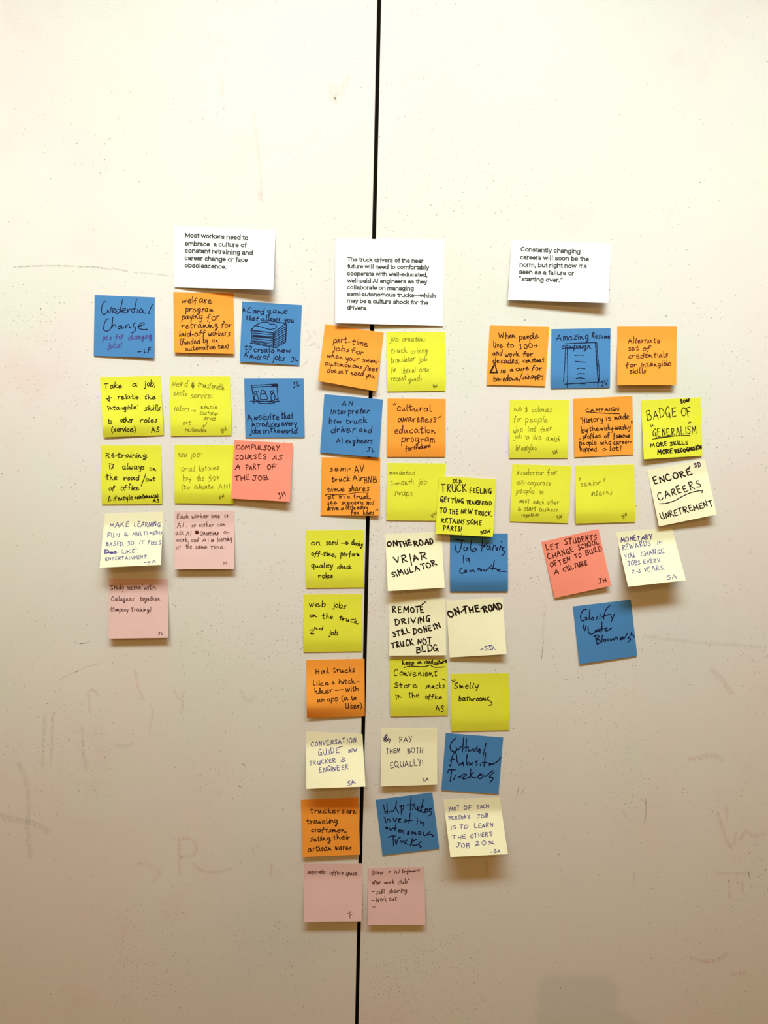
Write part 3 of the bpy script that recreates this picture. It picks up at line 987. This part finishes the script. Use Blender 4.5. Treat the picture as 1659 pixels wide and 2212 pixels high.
("yellow-green sticky note reading Badge of Generalism", 'lime', (1375,845,160), (98,208,1435,135,1475,1445,165,1525), (6,2), 'F', ('black',2.4,.02), """
BADGE 235 632 895 580 240 ; OF 1020 580 1215 565 205
= 310,755 336,798
= 342,738 372,776
= 1165,725 1192,680 1200,716 1222,694
GENERALISM 380 1020 1335 942 190
~ 360,1072 800,1010 1000,992 1200,992
= 430,1048 800,1002 1200,988
@w 2.8
MORE 315 1248 685 1215 92 ; SKILLS 755 1218 1150 1185 96
@w 3.2
MORE 475 1412 805 1385 102 ; RECOGNISION 860 1392 1472 1290 92
@part initials
SOW 1000 272 1190 232 82
"""),
("yellow-green sticky note reading incubator for ex-corporate people", 'lime', (1090,990,160), (175,130,1492,168,1422,1455,120,1412), (.9,.9), 'B', ('pencil',1.5,.1), """
incubator 275 365 875 385 78 ; for 965 385 1180 365 86
= 292,172 296,182
ex- 275 585 475 570 76 ; corporate 515 590 1040 605 68
people 260 770 665 780 76 ; to 790 810 870 800 66
meet 335 995 555 1000 76 ; each 645 1012 885 1030 74 ; other 965 1030 1215 1030 72
& 305 1170 375 1165 90 ; start 440 1180 710 1170 72 ; business 780 1185 1195 1190 62
together 380 1312 775 1290 54
@part initials
BW 1200 1372 1310 1310 86
"""),
("yellow-green sticky note reading senior interns in quotes, mostly blank", 'lime', (1230,985,160), (130,215,1450,190,1475,1480,145,1515), (1.5,.9), 'B', ('pencil',1.5,.08), """
= 226,552 236,488
= 244,492 256,556
= 764,572 782,498
= 786,572 802,495
senior 265 680 705 642 80
interns 495 895 965 860 84
@part initials
BW 1205 1395 1310 1320 92
"""),
("tilted pale yellow sticky note reading Encore careers, lifting at its right corner", 'cream', (1390,985,160), (82,330,1370,75,1640,1310,348,1578), (5,10), 'F', ('black',3.6,-.05), """
ENCORE 248 635 1090 405 160
= 958,318 1040,238
@w 3.0
CAREERS 345 985 1290 690 180
~ 360,1070 500,1060 700,1000 900,890 1100,810 1280,775 1322,790 1308,822
UNRETIREMENT 395 1415 1555 1110 140
@part initials
@ink darkviolet
@w 2.8
SD 1145 250 1285 232 112
"""),
("tilted coral sticky note reading Let students change school often", 'coral', (1165,1135,160), (45,370,1325,75,1610,1350,345,1630), (2,6), 'F', ('maroon',2.6,.03), """
LET 165 565 455 510 135 ; STUDENTS 575 442 1295 302 128
CHANGE 210 762 775 582 128 ; SCHOOL 880 542 1335 420 112
OFTEN 265 932 705 790 116 ; TO 808 738 945 692 92 ; BUILD 1050 662 1405 562 122
A 335 1108 435 1080 112 ; CULTURE 545 1032 1080 882 116
@part initials
JH 1335 1302 1500 1260 112
"""),
("pale yellow sticky note reading Monetary rewards, curling off the wall at right", 'cream', (1325,1130,160), (55,212,1310,105,1625,1280,330,1425), (22,22), 'F', ('violet',2.0,.0), """
@w 2.5
MONETARY 172 422 865 350 118
@w 2.0
REWARDS 215 605 835 500 122 ; IF 985 488 1105 480 102
YOU 265 802 475 765 112 ; CHANGE 630 742 1140 662 112
JOBS 330 962 605 920 112 ; EVERY 680 908 1050 880 102
2-3 420 1118 605 1110 92 ; YEARS. 700 1092 1145 1040 102
@part initials
SA 1210 1278 1415 1240 102
"""),
("blue sticky note reading Glorify Late Bloomers", 'blue', (1230,1285,160), (75,262,1375,105,1520,1370,230,1550), (2,1.2), 'F', ('navy',3.2,0), """
~ 382,325 315,338 255,450 258,550 310,582 382,540
~ 330,520 382,502 392,552
= 457,332 445,552
~ 512,500 490,545 530,562 546,522 512,500
= 604,555 628,478
= 686,432 680,538
~ 906,238 820,332 780,450 765,545
= 735,492 820,455 912,435
~ 928,440 940,500 962,522
= 1008,432 936,602
= 326,662 308,758
= 370,690 348,802
~ 418,700 430,830 480,882 562,848
~ 622,785 575,810 588,836 640,802 692,832
= 642,760 690,805
= 726,602 730,802
= 680,772 762,748
~ 788,772 852,740 812,745 800,790 850,802 952,738
= 580,920 622,1102
~ 545,928 640,902 655,950 600,990 672,1010 692,1050 630,1108
= 738,898 720,1068
~ 792,990 760,1025 800,1042 812,1000 792,990
~ 852,990 840,1025 880,1026 882,992 852,990
~ 920,980 930,1032 982,975 1000,1012 1050,938 1086,1002
~ 1130,992 1192,962 1150,950 1140,1002 1202,990
~ 1198,940 1222,982 1302,855
~ 1352,928 1310,980 1372,990 1312,1058
= 1386,848 1380,905
~ 1395,880 1430,908 1447,948
"""),
]

CARDS = [
("white printed card about constant retraining, top of the left column", (360,470,260), (105,118,1500,180,1468,995,108,960), (.6,12), [
 ("Most workers need to", 255,272,1122,308), ("embrace  a culture of", 253,385,1103,408), ("constant retraining and", 250,482,1185,515),
 ("career change or face", 248,583,1115,613), ("obsolescence.", 247,685,820,707)], 62),
("white printed card about truck drivers, largest of the three, over the black gap", (710,500,270), (88,98,1535,105,1520,1255,88,1215), (5.5,1), [
 ("The truck drivers of the near", 245,395,1258,415), ("future will need to comfortably", 245,488,1333,505), ("cooperate with well-educated,", 245,582,1308,600),
 ("well-paid AI engineers as they", 245,676,1308,692), ("collaborate on managing", 245,765,1128,782), ("semi-autonomous trucks\u2014which", 245,855,1418,878),
 ("may be a culture shock for the", 245,945,1322,970), ("drivers.", 245,1035,510,1045)], 55),
("white printed card about constantly changing careers, top of the right column", (1080,500,260), (160,118,1525,170,1492,985,110,945), (5,11), [
 ("Constantly changing", 285,272,1106,305), ("careers will soon be the", 277,382,1226,408), ("norm, but right now it\u2019s", 271,486,1195,508),
 ("seen as a failure or", 263,583,1022,605), ("\u201cstarting over.\u201d", 260,682,862,700)], 62),
]

# ------------------------------------------------------------------ paper and ink materials
def paper_mat(name, color):
    m = new_mat(name, color, .75, .15)
    nt = m.node_tree; N = nt.nodes; L = nt.links; b = N['Principled BSDF']
    tc = N.new('ShaderNodeTexCoord')
    n = N.new('ShaderNodeTexNoise'); n.inputs['Scale'].default_value = 900; n.inputs['Detail'].default_value = 3
    L.new(tc.outputs['Object'], n.inputs['Vector'])
    n2 = N.new('ShaderNodeTexNoise'); n2.inputs['Scale'].default_value = 35; n2.inputs['Detail'].default_value = 3
    L.new(tc.outputs['Object'], n2.inputs['Vector'])
    mr = N.new('ShaderNodeMapRange'); mr.inputs['To Min'].default_value = .95; mr.inputs['To Max'].default_value = 1.05
    mx = N.new('ShaderNodeMath'); mx.operation = 'ADD'; L.new(n.outputs['Fac'], mx.inputs[0]); L.new(n2.outputs['Fac'], mx.inputs[1])
    mr.inputs['From Min'].default_value = .5; mr.inputs['From Max'].default_value = 1.5
    L.new(mx.outputs[0], mr.inputs['Value'])
    hsv = N.new('ShaderNodeHueSaturation'); hsv.inputs['Color'].default_value = color
    L.new(mr.outputs[0], hsv.inputs['Value']); L.new(hsv.outputs[0], b.inputs['Base Color'])
    return m
PAPER = {
    'orange': paper_mat('orange_paper', (.95, .345, .045, 1)),
    'lime': paper_mat('lime_paper', (.765, .760, .052, 1)),
    'blue': paper_mat('blue_paper', (.070, .232, .52, 1)),
    'coral': paper_mat('coral_paper', (.93, .28, .20, 1)),
    'pink': paper_mat('pink_paper', (.80, .53, .52, 1)),
    'cream': paper_mat('cream_paper', (.91, .865, .61, 1)),
    'white': paper_mat('white_card', (.90, .90, .92, 1)),
}
INK = {
    'black': new_mat('black_ink', srgb(34, 18, 12), .6, .2), 'navy': new_mat('navy_ink', srgb(10, 16, 60), .6, .2),
    'violet': new_mat('violet_ink', srgb(78, 66, 142), .6, .2), 'darkviolet': new_mat('dark_violet_ink', srgb(52, 32, 78), .6, .2),
    'pencil': new_mat('pencil_grey', srgb(106, 102, 26), .6, .2), 'maroon': new_mat('maroon_ink', srgb(70, 16, 12), .6, .2),
    'brown': new_mat('brown_ink', srgb(80, 34, 30), .6, .2), 'print': new_mat('printed_toner', srgb(48, 46, 50), .6, .2),
}

class Sheet:
    """a sheet of paper stuck to the wall; (u, v) run from its top left corner"""
    def __init__(self, quad, bl, br, prof, base=0.0004, wave=0.0):
        self.q = quad; self.bl, self.br, self.prof, self.base = bl * .001, br * .001, prof, base
        self.sup = None
    def px(self, u, v):
        (ax, ay), (bx, by), (cx, cy), (dx, dy) = self.q
        return ((ax * (1 - u) + bx * u) * (1 - v) + (dx * (1 - u) + cx * u) * v,
                (ay * (1 - u) + by * u) * (1 - v) + (dy * (1 - u) + cy * u) * v)
    def lift(self, u, v):
        L = self.bl * (1 - u) + self.br * u
        if self.prof == 'F':                       # glued strip at the top, then swinging out from the wall
            t = max(0.0, (v - .20) / .80)
            g = t * t / (t + .12) * 1.12 if t > 0 else 0.0
        elif self.prof == 'C':                     # stiff card leaning out
            g = v
        else:                                      # belly: out in the middle, bottom edge coming back
            t = max(0.0, (v - .10) / .90)
            g = 3.4 * (1.9 * t * t * (1.45 - t)) if t < .72 else 3.4 * (.719 + .19 * (1 - ((t - .80) / .08) ** 2) * .11 - 2.6 * max(0.0, t - .80) ** 1.25)
        return self.base + L * g
    def point(self, u, v, off=0.0):
        return unproject(*self.px(u, v), lift=self.lift(min(max(u, 0), 1), min(max(v, 0), 1)) + off)
    def uv(self, x, y):
        u, v = .5, .5
        for _ in range(8):
            px, py = self.px(u, v); e = 1e-4
            ux, uy = self.px(u + e, v); vx, vy = self.px(u, v + e)
            a, c, b, d = (ux - px) / e, (uy - py) / e, (vx - px) / e, (vy - py) / e
            D = a * d - b * c; rx, ry = x - px, y - py
            u += (rx * d - b * ry) / D; v += (a * ry - c * rx) / D
        return min(max(u, .004), .996), min(max(v, .004), .996)
    def build(self, name, mat, nu=12, nv=28, thick=0.00013):
        org = self.point(.5, 0)
        V = []; F = []
        for off in (0.0, -thick):
            for j in range(nv + 1):
                for i in range(nu + 1):
                    V.append(self.point(i / nu, j / nv, off) - org)
        n1 = (nu + 1) * (nv + 1)
        idx = lambda i, j: j * (nu + 1) + i
        for j in range(nv):
            for i in range(nu):
                a, b, c, d = idx(i, j), idx(i + 1, j), idx(i + 1, j + 1), idx(i, j + 1)
                F.append((a, d, c, b)); F.append((a + n1, b + n1, c + n1, d + n1))
        ring = [idx(i, 0) for i in range(nu)] + [idx(nu, j) for j in range(nv)] + [idx(i, nv) for i in range(nu, 0, -1)] + [idx(0, j) for j in range(nv, 0, -1)]
        k0 = len(V)
        for r_ in ring: V += [V[r_], V[r_ + n1]]           # the cut edge has vertices of its own, so the faces stay flat-shaded
        for k in range(len(ring)):
            a, b = k0 + 2 * k, k0 + 2 * ((k + 1) % len(ring))
            F.append((a, b, b + 1, a + 1))
        o = mesh_obj(name, V, F, mat)
        o.location = org
        for p in o.data.polygons[:2 * nu * nv]: p.use_smooth = True
        return o
    def ink_mesh(self, name, verts, faces, mats, fm, parent, z0=0.00008):
        P = []
        for (x, y, z) in verts:
            u, v = self.uv(x, y)
            P.append(self.point(u, v, z0 + z) - parent.location)
        me = bpy.data.meshes.new(name)
        me.from_pydata([tuple(p) for p in P], [], faces)
        for m in mats: me.materials.append(m)
        for p, i in zip(me.polygons, fm): p.material_index = i
        me.update()
        o = bpy.data.objects.new(name, me); C.objects.link(o); o.parent = parent
        return o

def quad_px(crop, c):
    ox, oy, w = crop; s = w / 1659.0
    return [(ox + c[i] * s, oy + c[i + 1] * s) for i in range(0, 8, 2)]

PAPER_WORD = {'black': 'black', 'navy': 'navy blue', 'violet': 'violet', 'darkviolet': 'dark violet', 'pencil': 'thin grey-green', 'maroon': 'dark maroon', 'brown': 'dark brown'}
def make_note(idx, label, paper, crop, corners, lifts, prof, pen, text):
    rnd = random.Random(1000 + idx)
    sh = Sheet(quad_px(crop, corners), lifts[0], lifts[1], prof)
    if 'overlapping the mandated' in label: sh.base = 0.0022
    if 'Compulsory' in label: sh.base = 0.0026
    if 'interpreter between' in label: sh.base = 0.0009
    o = sh.build('sticky_note', PAPER[paper])
    o['label'] = label; o['category'] = 'sticky note'; o['group'] = 'sticky notes on the whiteboard wall'
    ox, oy, w = crop; s = w / 1659.0
    to_px = lambda x, y: (ox + x * s, oy + y * s)
    part = 'handwriting'; ink_name, width, slant = pen
    parts = {}
    for line in text.strip().splitlines():
        line = line.strip()
        if not line: continue
        if line.startswith('@part'): part = line[6:]; continue
        if line.startswith('@ink'): ink_name = line.split()[1]; continue
        if line.startswith('@w'): width = float(line.split()[1]); continue
        rec = parts.setdefault(part, (Ink(), []))
        ink, mats = rec
        if ink_name not in mats: mats.append(ink_name)
        mi = mats.index(ink_name)
        if line[0] in '~=' and line[1] == ' ':
            pts = [to_px(*[float(c) for c in q.split(',')]) for q in line[2:].split()]
            ink.stroke(catmull(pts) if line[0] == '~' else pts, width * .70, mi, rnd)
            continue
        for wd in line.split(' ; '):
            t, x0, y0, x1, y1, h = wd.split()
            write_word(ink, t, float(x0), float(y0), float(x1), float(y1), float(h), width, mi, rnd, slant, to_px)
    for part, (ink, mats) in parts.items():
        part = part.split()[0]
        c = sh.ink_mesh(part, ink.v, ink.f, [INK[m] for m in mats], ink.m, o)
        c['label'] = '%s ink %s' % (PAPER_WORD[mats[0]], part)
    return o

for i_, n_ in enumerate(NOTES): make_note(i_, *n_)

# ------------------------------------------------------------------ printed cards
def make_card(label, crop, corners, lifts, lines, fs):
    sh = Sheet(quad_px(crop, corners), lifts[0], lifts[1], 'C', base=0.0006)
    o = sh.build('printed_card', PAPER['white'], thick=0.0003)
    o['label'] = label; o['category'] = 'card'; o['group'] = 'printed cards heading the columns'
    ox, oy, w = crop; s = w / 1659.0
    ink = Ink(); w = fs * s * .200
    for text, x0, y0, x1, y1 in lines:
        type_line(ink, text, x0, y0, x1, y1, fs, w, lambda x, y: (ox + x * s, oy + y * s))
    c = sh.ink_mesh('printed_text', ink.v, ink.f, [INK['print']], ink.m, o)
    c['label'] = 'dark grey printed text'
for c_ in CARDS: make_card(*c_)

# ------------------------------------------------------------------ scuffs and half-wiped marker strokes on the boards (photo pixels)
def mark_mat(name, color, alpha):
    m = new_mat(name, color, .7, .1)
    nt = m.node_tree; N = nt.nodes; L = nt.links; b = N['Principled BSDF']
    tc = N.new('ShaderNodeTexCoord'); n = N.new('ShaderNodeTexNoise')
    n.inputs['Scale'].default_value = 260; n.inputs['Detail'].default_value = 4; n.inputs['Roughness'].default_value = .7
    L.new(tc.outputs['Object'], n.inputs['Vector'])
    mr = N.new('ShaderNodeMapRange'); mr.inputs['From Min'].default_value = .38; mr.inputs['From Max'].default_value = .68
    mr.inputs['To Max'].default_value = alpha; L.new(n.outputs['Fac'], mr.inputs['Value']); L.new(mr.outputs[0], b.inputs['Alpha'])
    return m
MARK = {'grey': mark_mat('grey_scuff', srgb(92, 84, 76), .38), 'dark': mark_mat('dark_scuff', srgb(40, 34, 28), .85),
        'red': mark_mat('wiped_red_marker', srgb(198, 84, 80), .17), 'faint': mark_mat('faint_grey_scuff', srgb(110, 100, 92), .14)}
MARKS = [
 ('grey', 3.2, '30,577 100,574 160,575'), ('grey', 3.6, '168,576 205,577 238,582'), ('grey', 3.0, '246,580 276,586'), ('grey', 2.0, '290,588 335,592 374,597'),
 ('faint', 5, '478,165 480,205'), ('faint', 3, '546,240 556,310 563,380 565,432'), ('faint', 6, '560,415 564,432'), ('faint', 9, '718,185 722,215 740,190 752,170'),
 
 ('red', 2.4, '664,716 670,728 662,736'), ('red', 2.2, '676,714 682,722'), ('red', 2.6, '668,748 680,742 690,752'), ('red', 2, '655,790 664,780'),
 ('dark', 1.2, '160,1386 172,1390 184,1389 195,1384'), ('grey', 1.4, '130,1468 150,1456 166,1450 190,1440 222,1432'), ('dark', 1.2, '160,1454 168,1450'),
 ('faint', 3.5, '96,1548 94,1600 92,1656'), ('faint', 3, '114,1545 112,1600 110,1652'), ('faint', 3, '178,1570 180,1620 186,1662'),
 ('red', 3, '185,1500 200,1490 212,1500'), ('red', 3.2, '192,1500 194,1540'), ('red', 3, '292,1452 300,1490 312,1512'), ('red', 2.6, '325,1520 330,1540 322,1580'),
 ('red', 2.6, '375,1490 388,1510 400,1492'), ('red', 3, '395,1505 392,1540'), ('faint', 3, '520,1490 534,1516 550,1506'),
 ('faint', 3, '240,1606 265,1612 290,1606'), ('red', 3.4, '387,1812 388,1850 388,1890'), ('red', 3.4, '388,1814 412,1812 424,1830 416,1848 390,1852'),
 ('red', 3, '300,1864 330,1872 345,1884 332,1904'), ('red', 3, '418,1866 440,1882 470,1884 500,1876'), ('red', 3, '560,1826 550,1832 548,1844'), ('red', 3.4, '588,1866 584,1890'),
 ('faint', 7, '0,1762 40,1772 75,1780 105,1796'), ('faint', 5, '40,1650 56,1690 62,1740 60,1790 66,1850'),
 ('dark', 3.4, '517,1698 520,1700'), ('grey', 3, '524,1650 530,1654'), ('dark', 1.1, '611,951 618,960'), ('dark', 1, '880,1277 886,1284'), ('grey', 1.8, '232,1106 238,1105'),
 ('grey', 2.6, '1393,1722 1396,1745 1392,1780'), ('grey', 2.2, '1366,1716 1368,1726'), ('grey', 2.2, '1380,1726 1390,1729'),
 ('red', 4, '1552,1760 1560,1790 1572,1822 1582,1826 1590,1800'), ('red', 4, '1600,1812 1612,1796 1628,1806 1655,1800'), ('red', 3.4, '1568,1740 1572,1772'),
 ('red', 2.6, '1546,1888 1580,1886 1612,1888'), ('dark', 2, '1617,1884 1619,1894'), ('red', 2.6, '1574,1900 1576,1938'), ('red', 3, '1604,1904 1604,1928'),
 ('faint', 3, '1050,1862 1053,1888'), ('faint', 3, '1370,1888 1370,1910'), ('faint', 3.4, '1392,1374 1470,1384 1560,1392 1655,1398'),
 ('red', 6, '1536,1444 1560,1470 1582,1500'), ('red', 6, '1490,1640 1540,1632 1562,1642'), ('red', 5, '1496,2070 1540,2078 1570,2060'), ('red', 5, '1580,2104 1608,2102'),
 ('faint', 2.4, '1172,1378 1174,1350 1178,1310'), ('dark', 1.1, '1170,1424 1172,1400 1174,1384'), ('dark', 1.1, '1114,1730 1118,1712 1120,1700'), ('dark', 1.1, '1126,1716 1132,1700'),
 ('grey', 1.6, '1092,1060 1094,1062'), ('dark', 1.6, '818,2146 820,2149'),
]
for kind_, w_, pts_ in MARKS:
    ink_ = Ink(); ink_.stroke(catmull([tuple(float(c) for c in q.split(',')) for q in pts_.split()]), w_ * (1.9 if kind_ in ('red', 'faint') else 1.0), 0, random.Random(len(pts_)))
    V_ = [unproject(x, y, 0.00006) for x, y, z in ink_.v]
    board_ = wall_l if V_[0].x < GAP_X else wall_r
    o_ = mesh_obj('scuff_mark' if kind_ in ('grey', 'dark', 'faint') else 'wiped_marker_stroke', V_, ink_.f, MARK[kind_], board_)

# ------------------------------------------------------------------ the phone that takes the picture and the hand around it: their soft shadow falls on the lower right of the wall
def rounded_slab(name, w, h, t, r, mat, loc):
    bm = bmesh.new(); pts = []
    for cx, cz, a0 in ((w / 2 - r, h / 2 - r, 0), (-w / 2 + r, h / 2 - r, 90), (-w / 2 + r, -h / 2 + r, 180), (w / 2 - r, -h / 2 + r, 270)):
        for k in range(7):
            a = math.radians(a0 + 15 * k); pts.append((cx + r * math.cos(a), cz + r * math.sin(a)))
    rings = []
    for y, s in ((t / 2, .985), (t / 2 - .001, 1.0), (-t / 2 + .001, 1.0), (-t / 2, .985)):
        rings.append([bm.verts.new((x * s, y, z * s)) for x, z in pts])
    n = len(pts)
    for a, b in zip(rings, rings[1:]):
        for k in range(n): bm.faces.new((a[k], a[(k + 1) % n], b[(k + 1) % n], b[k]))
    bm.faces.new(rings[0][::-1]); bm.faces.new(rings[-1])
    bmesh.ops.recalc_face_normals(bm, faces=bm.faces)
    me = bpy.data.meshes.new(name); bm.to_mesh(me); bm.free(); me.materials.append(mat)
    o = bpy.data.objects.new(name, me); C.objects.link(o); o.location = loc
    return o
PH = Vector((0.004, CAM_POS.y - 0.0055, CAM_POS.z + 0.016 - 0.074))
phone = rounded_slab('smartphone', .072, .148, .008, .011, new_mat('black_phone_shell', (.02, .02, .022, 1), .3, .5), PH)
phone['label'] = 'black smartphone held upright facing the wall, outside the frame'; phone['category'] = 'phone'
screen = rounded_slab('screen', .067, .136, .0006, .007, new_mat('phone_screen', (.01, .01, .012, 1), .1, .5), (0, -.0042, 0)); screen.parent = phone

def skinned(name, nodes, edges, mat):
    me = bpy.data.meshes.new(name)
    me.from_pydata([n[:3] for n in nodes], edges, [])
    o = bpy.data.objects.new(name, me); C.objects.link(o)
    o.modifiers.new('skin', 'SKIN').use_smooth_shade = True
    for i, n in enumerate(nodes):
        sv = me.skin_vertices[0].data[i]; sv.radius = (n[3], n[3] * (n[4] if len(n) > 4 else 1)); sv.use_root = (i == 0)
    o.modifiers.new('sub', 'SUBSURF').levels = 2; o.modifiers['sub'].render_levels = 2
    dg = bpy.context.evaluated_depsgraph_get(); bpy.context.view_layer.update()
    m2 = bpy.data.meshes.new_from_object(o.evaluated_get(dg)); m2.materials.append(mat)
    for p in m2.polygons: p.use_smooth = True
    r = bpy.data.objects.new(name, m2); C.objects.link(r)
    bpy.data.objects.remove(o)
    return r
# right hand: palm beside the phone's right edge, four fingers curled over its back, thumb along the screen side, forearm down to the right
nodes = [(.062, -.018, -.050, .020), (.060, -.012, -.022, .017), (.063, -.012, -.040, .018), (.064, -.014, -.062, .018),
         (.080, -.030, -.085, .022), (.110, -.060, -.135, .026), (.150, -.110, -.200, .033), (.205, -.190, -.290, .040)]
edges = [(0, 1), (0, 2), (0, 3), (0, 4), (4, 5), (5, 6), (6, 7)]
for root, z, l in ((1, .006, .9), (1, -.012, 1.0), (2, -.032, .95), (3, -.052, .8)):
    k = len(nodes)
    nodes += [(.054, .004, z, .0090), (.040, .016, z + .002, .0085), (.036 - .020 * l, .0165, z + .002, .0080), (.036 - .040 * l, .0145, z, .0070)]
    edges += [(root, k), (k, k + 1), (k + 1, k + 2), (k + 2, k + 3)]
k = len(nodes)
nodes += [(.060, -.026, -.030, .012), (.044, -.024, -.008, .0105), (.026, -.018, .008, .0090)]
edges += [(0, k), (k, k + 1), (k + 1, k + 2)]
hand = skinned('hand', [(x + PH.x + .004, y + PH.y, z + PH.z + .014) + tuple(r) for x, y, z, *r in nodes], edges, new_mat('skin', srgb(214, 160, 132), .55, .3))
hand['label'] = 'right hand gripping the black smartphone, outside the frame'; hand['category'] = 'hand'

# the small ceiling downlight whose light throws that shadow
W_ = unproject(1250, 2112); T_ = Vector((PH.x, PH.y, PH.z + .074))
s_ = (-2.9 - W_.y) / (T_.y - W_.y)
dl = bpy.data.lights.new('downlight', 'POINT'); dl.energy = 38.0; dl.color = (1.0, .70, .36); dl.shadow_soft_size = .011
do = bpy.data.objects.new('downlight', dl); C.objects.link(do); do.location = W_ + (T_ - W_) * s_
print('downlight', tuple(do.location))
